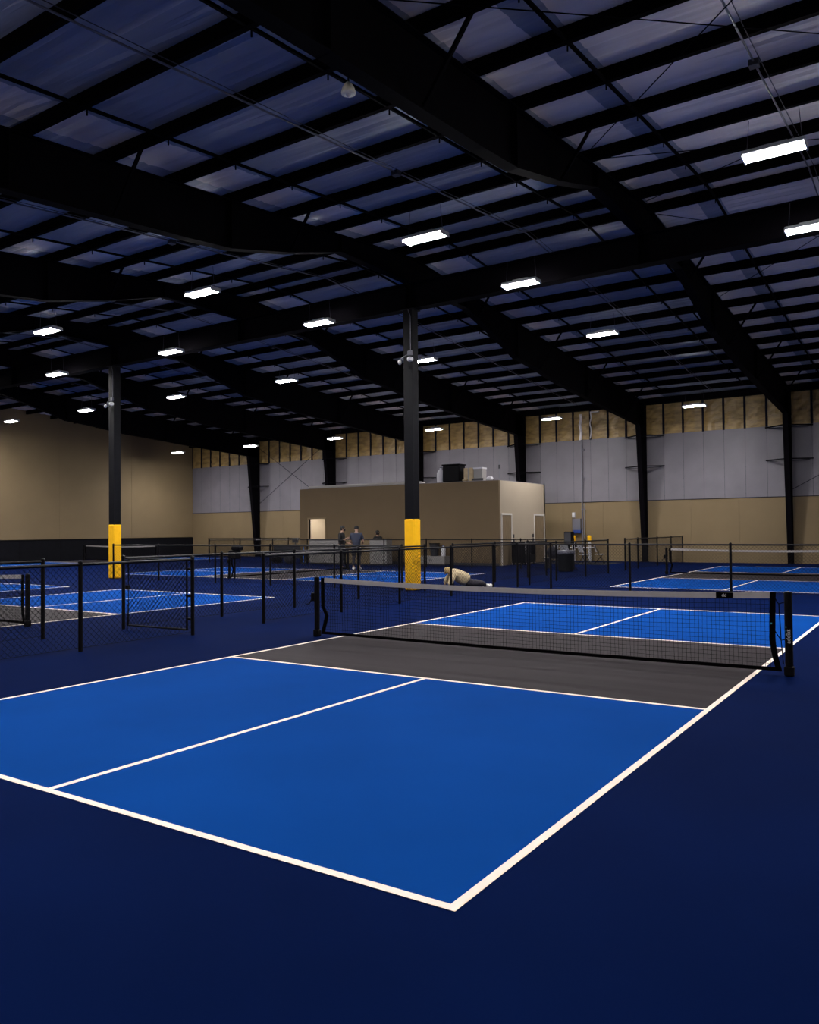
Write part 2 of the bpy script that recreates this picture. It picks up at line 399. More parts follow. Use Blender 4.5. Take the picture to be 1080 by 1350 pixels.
# lit room behind the doorway
MB().box(DX0-.6, DX1+.5, OY+2.0, OY+2.08, 0, 2.7).box(DX0-.68, DX0-.6, OY+.14, OY+2.0, 0, 2.7).box(DX1+.5, DX1+.58, OY+.14, OY+2.0, 0, 2.7).box(DX0-.6, DX1+.5, OY+.14, OY+2.0, 2.7, 2.75).build('inner_room', mat('white_wall_paint', (.72, .68, .67), .7), orr)
lp = empty('ceiling_panel_light', (-22.35, OY+1.0, 2.66), label='small lit ceiling panel inside the office doorway', cat='ceiling light')
MB().box(-.3, .3, -.3, .3, .015, .04).build('frame', M_HOUSING, lp)
MB().quad((-.27, -.27, .012), (-.27, .27, .012), (.27, .27, .012), (.27, -.27, .012)).build('diffuser', emis('office_panel_glow', (.84, .87, 1.0), 125.0), lp)
d3 = empty('door_3', (DX0, OY, 0), label='open white-lit doorway in the office front wall', kind='structure')
MB().box(-.07, 0, -.02, .16, 0, DZ+.07).box(DX1-DX0, DX1-DX0+.07, -.02, .16, 0, DZ+.07).box(0, DX1-DX0, -.02, .16, DZ, DZ+.07).build('door_frame', M_BEIGE, d3)
def side_door(n, ya, yb, hs, label):
    d = empty('door_%d' % n, (OX1, ya, 0), label=label, kind='structure'); wd = yb-ya
    MB().box(0, .03, -.06, 0, 0, 2.36).box(0, .03, wd, wd+.06, 0, 2.36).box(0, .03, 0, wd, 2.28, 2.36).build('door_frame', M_TRIMW, d)
    MB().box(-.02, .012, .005, wd-.005, .01, 2.275).build('door_leaf', M_WOOD, d)
    hy = .09 if hs < 0 else wd-.09
    MB().bbox(.012, .06, hy-.03, hy+.03, .98, 1.06, .008).build('door_handle', M_GALV, d)
    cr = empty('card_reader', (OX1, ya+(wd+.20 if hs > 0 else -.20), 1.25), label='small dark keypad reader beside the '+('nearer' if n == 1 else 'farther')+' office side door', cat='card reader')
    MB().bbox(0, .04, -.06, .06, -.02, .15, .01).build('upper_plate', M_DGREY, cr)
    MB().bbox(0, .05, -.06, .06, -.24, -.06, .01).build('keypad', M_DGREY, cr)
side_door(1, 22.78, 23.70, 1, 'brown wooden door with white frame nearest the office corner')
side_door(2, 26.22, 27.30, -1, 'brown wooden door with white frame at the far end of the office side')

# things on the office roof
t = empty('storage_tub', (-14.35, OY+.45, OZ+.024), label='large black tub on the office roof', cat='tub')
MB().bbox(-.46, .46, -.3, .3, 0, .80, .05).build('body', M_BLACK, t); MB().bbox(-.49, .49, -.33, .33, .78, .84, .02).build('rim', M_BLACK, t)
t = empty('water_jug', (-15.03, OY+.40, OZ+.024), label='white plastic jug left of the black tub on the office roof', cat='jug')
MB().lathe((0, 0, 0), [(.17, 0), (.19, .05), (.19, .45), (.13, .58), (.06, .62), (.06, .70)], 12).build('body', M_WHITE, t, smooth=True)
MB().lathe((0, 0, .70), [(.075, 0), (.075, .05), (.02, .06)], 12).build('cap', M_GBOX, t)
t = empty('cardboard_box', (-13.45, OY+.45, OZ+.024), label='tan cardboard box right of the black tub on the office roof', cat='box')
MB().box(-.24, .24, -.22, .22, 0, .62).build('carton', M_CARTON, t); MB().box(-.03, .03, -.224, .224, .02, .624).build('packing_tape', M_OFFW, t)
t = empty('plastic_crate', (-12.96, OY+.45, OZ+.024), label='grey-white crate beside the cardboard box on the office roof', cat='crate')
MB().box(-.22, .22, -.2, .2, 0, .6).build('body', M_OFFW, t); MB().box(-.24, .24, -.22, .22, .56, .62).build('rim', M_WHITE, t)
MB().box(-.3, .3, -.26, -.24, .02, .12).build('label_strip', M_DGREY, t)
def lump(name, c, sx, sy, sz, material, label, cat, seed=1):
    rnd = random.Random(seed); mb = MB(); k, m = 12, 6
    prof = [(math.sin(math.pi*(i+.4)/(m+.8)), (1-math.cos(math.pi*(i+.4)/(m+.8)))/2) for i in range(m+1)]
    mb.lathe((0, 0, 0), prof, k); mb.v = [(x*sx*(1+rnd.uniform(-.2, .2)), y*sy*(1+rnd.uniform(-.2, .2)), max(0, z*sz*(1+rnd.uniform(-.12, .12)))) for x, y, z in mb.v]
    return tag(mb.build(name, material, smooth=True, loc=c), label, cat)
lump('plastic_bag', (-12.42, OY+.4, OZ+.02), .17, .15, .20, M_WHITE, 'small crumpled white bag at the right end of the office roof', 'bag', 3)
lump('plastic_bag', (-13.55, OY+.11, OZ+.02), .14, .08, .12, M_CARTON, 'flat tan bag in front of the crate on the office roof', 'bag', 4)
t = empty('pole_stand', (-12.55, OY+1.6, OZ+.024), label='thin dark pole standing on the office roof', cat='pole')
MB().tube([(0, 0, 0), (0, 0, 1.05)], .022, 6).build('pole', M_GBOX, t); MB().lathe((0, 0, 0), [(.14, 0), (.14, .03), (.03, .05)], 10).build('base', M_GBOX, t); MB().tube([(0, 0, .62), (0, 0, .80)], .05, 8).build('sleeve', M_DGREY, t)

# ------------------------------------------------------------------ LED high-bay lights
tl = empty('high_bay_light', (0, 0, 0))
hb = MB().bbox(-.46, .46, -.17, .17, .035, .10, .015); hb.box(-.2, .2, -.07, .07, .10, .15)
for s in (-1, 1): hb.box(*sorted((s*.438, s*.46)), -.165, .165, -.006, .04)
hb.build('housing', M_HOUSING, tl)
for yy in (-.082, .082):
    m_ = MB(); prof = [(yy-.066, .034), (yy-.060, .014), (yy-.03, .004), (yy, .002), (yy+.03, .004), (yy+.060, .014), (yy+.066, .034)]
    m_.extrude_x(prof, -.435, .435).build('led_lens', M_TUBE, tl)
sl = bpy.data.lights.new('down_beam', 'SPOT'); sl.energy = SPOT_W; sl.color = LAMP_COLOR; sl.spot_size = math.radians(150); sl.spot_blend = .75; sl.shadow_soft_size = .12
so_ = bpy.data.objects.new('down_beam', sl); COL.objects.link(so_); so_.parent = tl; so_.location = (0, 0, -.14)
for sx in (-.4, .4):
    MB().tube([(sx, 0, .10), (sx*.9, 0, .62)], .005, 5).tube([(sx, -.15, .10), (sx, .15, .10)], .006, 5).build('hanger_wire', M_GALV, tl)
index_kids()
GAP = []
rows = [('second row from the camera', 3.75, 7.42, [2.74-BAY*k for k in range(6)]), ('ridge row under the girder', 7.95, 7.53, [2.72-6.32*k for k in range(7)]),
        ('row just beyond the ridge', 14.0, 7.53, [-3.78-6.44*k for k in range(6)]), ('row nearest the back wall', 25.0, 6.69, [-3.84-BAY*k for k in range(6)])]
ORD = ['first', 'second', 'third', 'fourth', 'fifth', 'sixth', 'seventh']
first = True
for rn, y, z, xs in rows:
    for k, x in enumerate(xs):
        if x < XL+1: continue
        o = tl if first else copy_tree(tl); first = False
        o.location = (x, y, z)
        tag(o, 'lit LED high-bay light, %s from the right in the %s' % (ORD[k], rn), 'ceiling light', 'LED high-bay lights under the roof')
for k, x in enumerate((2.4, -4.0, -10.4, -16.8)):
    o = copy_tree(tl); o.location = (x, -6.9, 6.75)
    tag(o, 'lit LED high-bay light behind the frame, %s from the right above the near baseline' % ORD[k], 'ceiling light', 'LED high-bay lights under the roof')
for rn, y, z in (('second row from the camera', 3.75, 7.47), ('row just beyond the ridge', 14.0, 7.58), ('row nearest the back wall', 25.0, 6.71)):
    o = copy_tree(tl); o.location = (8.95, y, z)  # added unseen lamps that brighten the right-hand roof bays
    tag(o, 'added lit LED light outside the frame, right end of the %s' % rn, 'ceiling light', 'LED high-bay lights under the roof')
# conduits that feed the rows
for k, x in enumerate([2.62-BAY*j for j in range(7)]):
    mb = MB(); pts = [(x, y, zpur(y)-.03) for y in (-11.5, -4, 2, YR, 16, 22, 28)]
    mb.tube(pts, .016, 6)
    o = empty('electrical_conduit', (0, 0, 0), label='thin grey conduit run under the purlins, %s from the right' % ORD[k], cat='conduit', group='conduits feeding the light rows')
    mb.build('pipe', M_GALV, o)
    MB().tube([(px+.10+.02*math.sin(i*2.1), py, pz+.01) for i, (px, py, pz) in enumerate(pts)], .007, 5).build('cable', M_DGREY, o)
    for y in (3.75, 14.0):
        MB().box(x-.07, x+.07, y-.9, y-.76, zpur(y-.8)-.10, zpur(y-.8)-.01).build('junction_box', M_DGREY, o)
BELL = (-1.09, -2.05, 7.04)
# unlit bell lamp
bl = empty('bell_lamp', BELL, label='dusty unlit cream bell lamp at the underside of the big rafter', cat='lamp')
MB().lathe((0, 0, -.10), [(.085, 0), (.09, .015), (.078, .06), (.055, .11), (.03, .14)], 16).build('shade', M_CREAM, bl, smooth=True)
MB().tube([(0, 0, .03), (0, 0, .10), (.10, 0, .14)], .014, 8).build('neck', M_DGREY, bl)
MB().lathe((0, 0, -.135), [(.012, 0), (.03, .02), (.028, .055)], 10).build('bulb', M_WHITE, bl, smooth=True)

# ------------------------------------------------------------------ nets
def net(loc, rz, label, detail=True, boxed=False):
    n = empty('court_net', loc, rz, label=label, cat='net', group='court nets')
    half = 3.375; xl = 3.15
    def top(x): return .862+.05*(abs(x)/3.1)**2
    def endx(z, s):         # shape of the net's end band
        t = z/.9
        if s > 0: return 3.205+.015*t*t+.08*max(0, (.45-t)/.45)**1.5
        return -(3.255-.08*max(0, 1-abs(t-.38)/(.14 if t > .38 else .30)))
    for s in (-1, 1):
        p = MB().tube([(s*half, 0, .012), (s*half, 0, .915)], .042, 14).lathe((s*half, 0, .915), [(.042, 0), (.036, .012), (.015, .018)], 14)
        po = p.build('post', M_BLACK, n, smooth=False)
        b = MB(); b.bbox(s*half-.050, s*half+.050, -.048, .048, .001, .11, .012)
        b.build('post_sleeve', M_BLACK, po)
        if s < 0: MB().bbox(-half-.10, -half-.03, -.035, .035, .55, .68, .01).tube([(-half-.10, 0, .60), (-half-.14, -.02, .50), (-half-.19, -.02, .50)], .008, 6).build('crank', M_BLACK, po)
        else:
            MB().tube([(3.285, -.03, .80), (3.30, -.03, .42), (3.32, -.03, .13)], .006, 5).build('lacing_cord', M_BLACK, po)
    mb = MB(); st = .048
    zb = .075
    nxv = int(6.34/st)
    for i in range(nxv+1):
        x = -3.16+6.34*i/nxv; j = .006*math.sin(i*1.7)
        mb.tube([(x, 0, top(x)-.03), (x+j, .004*math.sin(i*.9), .45), (x-j, 0, zb)], .0020, 3, False)
    for k in range(16):
        t = k/16
        pts = [(x, 0, zb+(top(x)-.03-zb)*t+.004*math.sin(x*5+k)) for x in [-3.20+6.38*i/24 for i in range(25)]]
        mb.tube(pts, .0020, 3, False)
    mb.build('net_mesh', M_NETWIRE, n, kind='stuff')
    xs = [-3.22+6.42*i/40 for i in range(41)]
    mb = MB()
    for i, x in enumerate(xs): mb.v.extend([(x, -.009, top(x)-.068), (x, -.004, top(x)), (x, .004, top(x)), (x, .009, top(x)-.068)])
    for i in range(40):
        for q in range(4): q2 = (q+1) % 4; mb.f.append((i*4+q, i*4+q2, i*4+4+q2, i*4+4+q))
    mb.build('top_tape', M_TAPE, n)
    mb = MB()
    for i, x in enumerate([-3.24+6.5*i/40 for i in range(41)]):
        dz = -.012*math.cos(x*.5); mb.v.extend([(x, -.008, .045+dz), (x, -.008, .085+dz), (x, .008, .085+dz), (x, .008, .045+dz)])
    for i in range(40):
        for q in range(4): q2 = (q+1) % 4; mb.f.append((i*4+q, i*4+q2, i*4+4+q2, i*4+4+q))
    mb.build('bottom_band', M_NETBAND, n)
    for s in (-1, 1):
        mb = MB(); kk = 12
        for i in range(kk+1):
            z = .045+(.915-.045)*i/kk; x = endx(z, s); mb.v.extend([(x-.03, -.009, z), (x+.03, -.009, z), (x+.03, .009, z), (x-.03, .009, z)])
        for i in range(kk):
            for q in range(4): q2 = (q+1) % 4; mb.f.append((i*4+q, i*4+q2, i*4+4+q2, i*4+4+q))
        mb.build('end_band', M_NETBAND, n)
    mb = MB().tube([(endx(.86, 1)+.02, -.01, .86), (3.28, -.02, .79), (3.335, -.01, .81)], .006, 5).tube([(endx(.5, 1)+.02, -.01, .50), (3.30, -.02, .39), (3.335, -.02, .40)], .006, 5)
    mb.tube([(endx(.86, -1)-.02, -.01, .86), (-3.32, -.01, .83)], .006, 5).build('tie_cord', M_NETBAND, n)
    if detail:
        pt = MB().box(2.615, 2.80, -.0125, -.009, top(2.7)-.070, top(2.7)-.002).build('logo_patch', M_NETBAND, n)
        text('logo_letters', 'dd', .052, M_PRINT, pt, (2.705, -.0145, top(2.7)-.036), (math.pi/2, 0, 0))
        text('post_lettering', 'addikt', .062, M_PRINT, n, (half+.004, -.0435, .44), (math.pi/2, -math.pi/2, 0))
        tm = MB()
        for k in range(3): tm.quad((half-.026, -.0435, .45+k*.042), (half-.016, -.0435, .45+k*.042), (half-.016, -.0435, .465+k*.042), (half-.026, -.0435, .465+k*.042))
        tm.build('teal_marks', M_TEAL, n)
        MB().quad((3.19, -.0105, .56), (3.208, -.0105, .56), (3.208, -.0105, .578), (3.19, -.0105, .578)).build('teal_mark', M_TEAL, n)
    return n
net((0, 0, 0), 0, 'court net with grey-white tape across the front court')
net((0, 18.95, 0), 0, 'court net before the beige back wall at the far right', False)
net((-12.15, -1.52, 0), 0, 'court net cut by the left edge of the photo', False)
net((-16.15, 13.78, 0), math.pi/2, 'court net on the sideways court in front of the office', False)
net((-35.4, 20.2, 0), 0, 'far court net in front of the black wainscot at left', False)
bx = empty('ball_box', (-15.84, 10.36, 0), label='black box hung on a post of the sideways court net', cat='box')
MB().bbox(-.22, .22, -.11, .11, .70, 1.0, .03).build('body', M_BLACK, bx); MB().bbox(-.06, .33, -.13, .13, 1.0, 1.14, .03).build('lid', M_BLACK, bx); MB().tube([(0, 0, .0), (0, 0, .70)], .03, 8).build('stand', M_BLACK, bx)

# ------------------------------------------------------------------ fences
FH = 1.245
def link_mesh(mb, a, b, z0, z1, d=.085, r=.0026):
    a, b = Vector((*a, 0)), Vector((*b, 0)); L = (b-a).length; u = (b-a)/L; h = z1-z0
    for s in (1, -1):
        k = -int(h/d)-1
        while k*d < L+h:
            c = k*d; k += 1
            # line: s>0: x = c + t ; s<0: x = c - t   (t = height)
            t0, t1 = (max(0, -c), min(h, L-c)) if s > 0 else (max(0, c-L), min(h, c))
            if t1-t0 < .02: continue
            p = a+u*(c+s*t0)+Vector((0, 0, z0+t0)); q = a+u*(c+s*t1)+Vector((0, 0, z0+t1))
            mb.tube([p, q], r, 3, False)
def fence(posts, label, mesh_skip=(), wire=.0026):
    cxs = posts[0]; o = empty('chain_link_fence', (cxs[0], cxs[1], 0), label=label, cat='fence', group='black chain-link fences')
    P = [(x-cxs[0], y-cxs[1]) for x, y in posts]
    for x, y in P:
        MB().tube([(x, y, 0), (x, y, FH-.02)], .030, 10).lathe((x, y, FH-.02), [(.034, 0), (.034, .02), (.02, .034), (.005, .04)], 10).build('post', M_BLACK, o)
    for i, (a, b) in enumerate(zip(P[:-1], P[1:])):
        MB().tube([(*a, FH-.035), (*b, FH-.035)], .021, 8).build('top_rail', M_RAIL, o)
        mb = MB(); link_mesh(mb, a, b, .05, FH-.05, r=wire); mb.build('chain_link', M_WIRE, o, kind='stuff')
        MB().tube([(*a, .05), (*b, .05)], .003, 4).build('tension_wire', M_WIRE, o)
    return o
XA, XB = -6.9, -5.35
fence([(XA, y) for y in (-6.9, -4.65, -2.4)], 'chain-link fence run left of the aisle, nearest part at the left edge')
fence([(XA, y) for y in (-.92, 1.33, 3.43, 5.71, 8.66)], 'chain-link fence run along the far side of the aisle up to the ridge column')
fence([(XA, y) for y in (10.15, 12.73, 15.1, 16.6)], 'chain-link fence run behind the reclining person')
fence([(XB+.12, y) for y in (-7.1, -4.99, -2.88, -.87)], 'chain-link fence run beside the front court at lower left')
fence([(XB-.02, y) for y in (.89, 3.12, 5.21, 7.47, 9.7, 11.97, 13.94, 16.4, 18.6)], 'long chain-link fence run behind the front net, ending before the trash bin')
fence([(XB-.15, y) for y in (20.84, 22.4, 25.0, 27.1, 29.0)], 'chain-link fence run reaching the back wall by the far court', wire=.0030)
fence([(x, 11.0) for x in (XB+.07, -4.27, -2.05, .45, 2.9, 5.3, 7.7)], 'chain-link fence run crossing behind the front court at right')
fence([(x, 8.45) for x in (-19.95, -17.5, -14.75, -12.35, -9.85, -7.5)], 'chain-link fence run between the two ridge columns')
fence([(-7.5-2.31*k, 20.6) for k in range(10)], 'long chain-link fence run in front of the office', wire=.0030)
fence([(-36.0+2.35*k, 27.6) for k in range(6)], 'chain-link fence run low along the back wall at left', wire=.0030)
gt = empty('fence_gate', (XB+.06, -.87, 0), math.atan2(-.05, -1.0), label='open chain-link gate leaf swung across the aisle', cat='gate')
fr = MB().tube([(.07, 0, .08), (.07, 0, FH-.04), (1.45, 0, FH-.04), (1.45, 0, .08), (.07, 0, .08)], .018, 8).build('gate_frame', M_BLACK, gt)
mb = MB(); link_mesh(mb, (.07, 0), (1.45, 0), .08, FH-.05); mb.build('chain_link', M_WIRE, gt, kind='stuff')
for z in (.25, .62, 1.05): MB().bbox(-.01, .08, -.02, .02, z-.02, z+.02, .006).build('hinge', M_BLACK, gt)
MB().bbox(1.43, 1.50, -.03, .03, .68, .76, .01).build('latch', M_BLACK, gt); MB().tube([(1.45, .03, 0), (1.45, .03, .45)], .010, 6).build('drop_rod', M_BLACK, gt)

# ------------------------------------------------------------------ people
def skin_body(name, parent, nodes, edges, material, sub=2):
    # nodes: {key: (x,y,z,r)}; root first
    keys = list(nodes); me = bpy.data.meshes.new(name)
    me.from_pydata([nodes[k][:3] for k in keys], [(keys.index(a), keys.index(b)) for a, b in edges], []); me.update()
    o = bpy.data.objects.new(name, me); COL.objects.link(o); o.parent = parent; me.materials.append(material)
    md = o.modifiers.new('skin', 'SKIN'); md.use_smooth_shade = True
    sv = me.skin_vertices[0].data if me.skin_vertices else None
    if sv is None:
        me.attributes.new('skin_vert', 'FLOAT_VECTOR', 'POINT'); 
    seen = set(); adj = {}
    for a, b in edges: adj.setdefault(a, []).append(b); adj.setdefault(b, []).append(a)
    for i, k in enumerate(keys):
        r = nodes[k][3]; rr = r if isinstance(r, tuple) else (r, r)
        me.skin_vertices[0].data[i].radius = rr
    for k in keys:
        if k in seen: continue
        me.skin_vertices[0].data[keys.index(k)].use_root = True
        st = [k]
        while st:
            q = st.pop()
            if q in seen: continue
            seen.add(q); st += adj.get(q, [])
    s2 = o.modifiers.new('sub', 'SUBSURF'); s2.levels = sub; s2.render_levels = sub
    return o
def hand(nodes, edges, tag_, wrist, palm, d, side, curl=.4):
    # five short fingers rooted inside the palm
    d = Vector(d).normalized(); side = Vector(side).normalized(); nrm = d.cross(side).normalized(); p = Vector(palm)
    for i, (off, ln) in enumerate(((-.032, .072), (-.011, .082), (.011, .077), (.031, .060))):
        a = p+side*off; b = a+d*.045; c = b+(d*math.cos(curl)+nrm*math.sin(curl))*ln*.55; e = c+(d*math.cos(curl*2)+nrm*math.sin(curl*2))*ln*.5
        for j, q in enumerate((a, b, c, e)): nodes['%sf%d%d' % (tag_, i, j)] = (*q, .010 if j < 2 else .0085)
        edges += [('%sf%d%d' % (tag_, i, j), '%sf%d%d' % (tag_, i, j+1)) for j in range(3)]
    a = p-d*.02-side*.02; b = p-side*.055+d*.01; c = b+d*.035-side*.008
    for j, q in enumerate((a, b, c)): nodes['%st%d' % (tag_, j)] = (*q, .0105)
    edges += [('%st0' % tag_, '%st1' % tag_), ('%st1' % tag_, '%st2' % tag_)]
def face(parent, c, r, fwd, upv=(0, 0, 1), hair=M_HAIR):
    # eyes, nose, mouth, ears as shapes on the head
    f = Vector(fwd).normalized(); u = Vector(upv); s = f.cross(u).normalized(); c = Vector(c); mb = MB()
    def ball(p, rad, m, nm):
        b = MB(); b.lathe((0, 0, 0), [(rad*.3, -rad*.95), (rad*.8, -rad*.6), (rad, 0), (rad*.8, rad*.6), (rad*.3, rad*.95)], 8); b.v = [(v[0]+p.x, v[1]+p.y, v[2]+p.z) for v in b.v]; return b.build(nm, m, parent, smooth=True)
    for q in (-1, 1):
        ball(c+f*r*.92+s*q*r*.34+u*.005, .013, M_HAIR, 'eye'); ball(c+s*q*r*.98-u*.005, .026, M_SKIN, 'ear')
    ball(c+f*r*1.06-u*.03, .017, M_SKIN, 'nose'); ball(c+f*r*.93-u*.068, .016, mat('lips', (.25, .09, .08), .6), 'mouth')
def stand(name, loc, rz, label, h, pose):
    o = empty(name, loc, rz, label=label, cat='person'); pose(o, h/1.75); return o
def man_back(o, k):
    N = {}; E = []
    def n(key, x, y, z, r): N[key] = (x*k, y*k, z*k, r*k if not isinstance(r, tuple) else (r[0]*k, r[1]*k))
    n('pelvis', 0, 0, .95, (.16, .11)); n('waist', 0, .01, 1.10, (.145, .105)); n('chest', 0, .02, 1.30, (.175, .12)); n('neckb', 0, .03, 1.47, .065); n('neck', 0, .045, 1.54, .055)
    n('head', 0, .06, 1.63, (.075, .09)); n('crown', 0, .055, 1.71, (.06, .07))
    E += [('pelvis', 'waist'), ('waist', 'chest'), ('chest', 'neckb'), ('neckb', 'neck'), ('neck', 'head'), ('head', 'crown')]
    for s, t in ((-1, 'l'), (1, 'r')):
        n(t+'sh', s*.19, .02, 1.41, .062); n(t+'el', s*.265, .05, 1.13, .042); n(t+'wr', s*.20, .22, 1.04, .03); n(t+'pa', s*.17, .29, 1.05, .034)
        n(t+'hip', s*.095, 0, .88, .095); n(t+'kn', s*.11, .015, .49, .062); n(t+'an', s*.12, -.01, .09, .04); n(t+'to', s*.13, .14, .035, .035)
        E += [('chest', t+'sh'), (t+'sh', t+'el'), (t+'el', t+'wr'), (t+'wr', t+'pa'), ('pelvis', t+'hip'), (t+'hip', t+'kn'), (t+'kn', t+'an'), (t+'an', t+'to')]
        hand(N, E, t, None, (s*.17*k, .29*k, 1.05*k), (-s*.2, 1, .05), (0, 0, 1 if s > 0 else -1))
    skin_body('body', o, N, E, M_SKIN)
    N = {}; E = []
    n('b', 0, 0, .80, (.185, .135)); n('w', 0, .01, 1.08, (.175, .13)); n('c', 0, .02, 1.32, (.21, .165)); n('t', 0, .03, 1.46, (.125, .115)); E += [('b', 'w'), ('w', 'c'), ('c', 't')]
    for s, t in ((-1, 'l'), (1, 'r')): n(t+'s', s*.20, .02, 1.41, .078); n(t+'e', s*.255, .04, 1.18, .068); E += [('c', t+'s'), (t+'s', t+'e')]
    skin_body('tshirt', o, N, E, M_SHIRT)
    N = {}; E = []
    n('p', 0, 0, .95, (.175, .125)); n('q', 0, 0, 1.10, (.15, .11)); E.append(('p', 'q'))
    for s, t in ((-1, 'l'), (1, 'r')): n(t+'h', s*.10, 0, .85, .115); n(t+'k', s*.115, .01, .52, .10); E += [('p', t+'h'), (t+'h', t+'k')]
    skin_body('shorts', o, N, E, M_BLKCLOTH)
    N = {}; E = []
    n('p', 0, 0, .92, (.15, .11))
    for s, t in ((-1, 'l'), (1, 'r')): n(t+'h', s*.097, 0, .84, .10); n(t+'k', s*.11, .015, .49, .072); n(t+'a', s*.12, -.01, .13, .05); E += [('p', t+'h'), (t+'h', t+'k'), (t+'k', t+'a')]
    skin_body('leggings', o, N, E, M_DKJEAN)
    mb = MB(); mb.lathe((0, .06*k, 1.655*k), [(.098, -.015), (.10, .03), (.085, .08), (.05, .105), (.01, .112)], 14); mb.bbox(-.07, .07, .12, .24, 1.65*k, 1.668*k, .006); mb.build('cap', M_BLKCLOTH, o, smooth=True)
    for s in (-1, 1): MB().bbox(s*.125*k-.05, s*.125*k+.05, -.08, .20, .0, .095, .03).build('shoe', M_SHOE, o, smooth=True)
    face(o, (0, .06*k, 1.63*k), .085*k, (0, 1, 0))
def man_side(o, k):
    N = {}; E = []
    def n(key, x, y, z, r): N[key] = (x*k, y*k, z*k, r*k if not isinstance(r, tuple) else (r[0]*k, r[1]*k))
    n('pelvis', 0, 0, .95, (.155, .11)); n('waist', 0, .0, 1.10, (.145, .105)); n('chest', 0, .01, 1.30, (.17, .12)); n('neckb', 0, .03, 1.47, .065); n('neck', 0, .05, 1.54, .055)
    n('head', 0, .075, 1.62, (.075, .09)); n('crown', 0, .065, 1.70, (.06, .07))
    E += [('pelvis', 'waist'), ('waist', 'chest'), ('chest', 'neckb'), ('neckb', 'neck'), ('neck', 'head'), ('head', 'crown')]
    for s, t in ((-1, 'l'), (1, 'r')):
        n(t+'sh', s*.185, .01, 1.41, .06); n(t+'el', s*.24, .0, 1.13, .042)
        if s > 0: n(t+'wr', s*.16, .22, 1.20, .03); n(t+'pa', s*.13, .29, 1.24, .034)
        else: n(t+'wr', s*.20, .20, 1.03, .03); n(t+'pa', s*.18, .27, 1.02, .034)
        n(t+'hip', s*.09, 0, .88, .095); n(t+'kn', s*.10, .02+s*.04, .49, .065); n(t+'an', s*.11, -.02+s*.05, .09, .042); n(t+'to', s*.12, .13+s*.05, .035, .036)
        E += [('chest', t+'sh'), (t+'sh', t+'el'), (t+'el', t+'wr'), (t+'wr', t+'pa'), ('pelvis', t+'hip'), (t+'hip', t+'kn'), (t+'kn', t+'an'), (t+'an', t+'to')]
        hand(N, E, t, None, N[t+'pa'][:3], (-s*.2, 1, .2), (0, 0, 1 if s > 0 else -1))
    skin_body('body', o, N, E, M_SKIN)
    N = {}; E = []
    n('b', 0, 0, .74, (.18, .135)); n('w', 0, 0, 1.06, (.17, .13)); n('c', 0, .01, 1.32, (.195, .145)); n('t', 0, .03, 1.46, (.10, .085)); E += [('b', 'w'), ('w', 'c'), ('c', 't')]
    for s, t in ((-1, 'l'), (1, 'r')):
        n(t+'s', s*.195, .01, 1.41, .075); n(t+'e', s*.245, 0, 1.13, .06); w_ = (s*.175, .17, 1.18) if s > 0 else (s*.205, .155, 1.045); n(t+'w', *w_, .045); E += [('c', t+'s'), (t+'s', t+'e'), (t+'e', t+'w')]
    skin_body('jacket', o, N, E, M_BLKCLOTH)
    N = {}; E = []
    n('p', 0, 0, .95, (.17, .12)); n('q', 0, 0, 1.10, (.15, .11)); E.append(('p', 'q'))
    for s, t in ((-1, 'l'), (1, 'r')): n(t+'h', s*.095, 0, .85, .11); n(t+'k', s*.10, .02+s*.04, .49, .082); n(t+'a', s*.11, -.02+s*.05, .10, .065); E += [('p', t+'h'), (t+'h', t+'k'), (t+'k', t+'a')]
    skin_body('trousers', o, N, E, M_BLKCLOTH)
    mb = MB(); mb.lathe((0, .055*k, 1.64*k), [(.07, -.09), (.098, -.03), (.102, .03), (.085, .08), (.05, .11), (.01, .118)], 14)
    mb.v = [(x, y-.03*(1 if y > .08 else 0)*(z < 1.66*k), z) for x, y, z in mb.v]; mb.build('hair', M_HAIR, o, smooth=True)
    b = MB(); b.lathe((0, .125*k, 1.53*k), [(.02, 0), (.055, .02), (.062, .05), (.05, .08)], 10); b.build('beard', M_HAIR, o, smooth=True)
    for s in (-1, 1): MB().bbox(s*.115*k-.05, s*.115*k+.05, -.08+s*.05, .20+s*.05, .0, .095, .03).build('shoe', M_BLKCLOTH, o, smooth=True)
    face(o, (0, .075*k, 1.62*k), .085*k, (0, 1, 0))
stand('person', (-15.82, 17.31, 0), math.radians(25), 'person seen from behind in navy t-shirt, black shorts and black cap', 1.83, man_back)
stand('person', (-16.85, 17.6, 0), math.radians(-70), 'bearded person in black clothes standing side-on before the desk', 1.86, man_side)
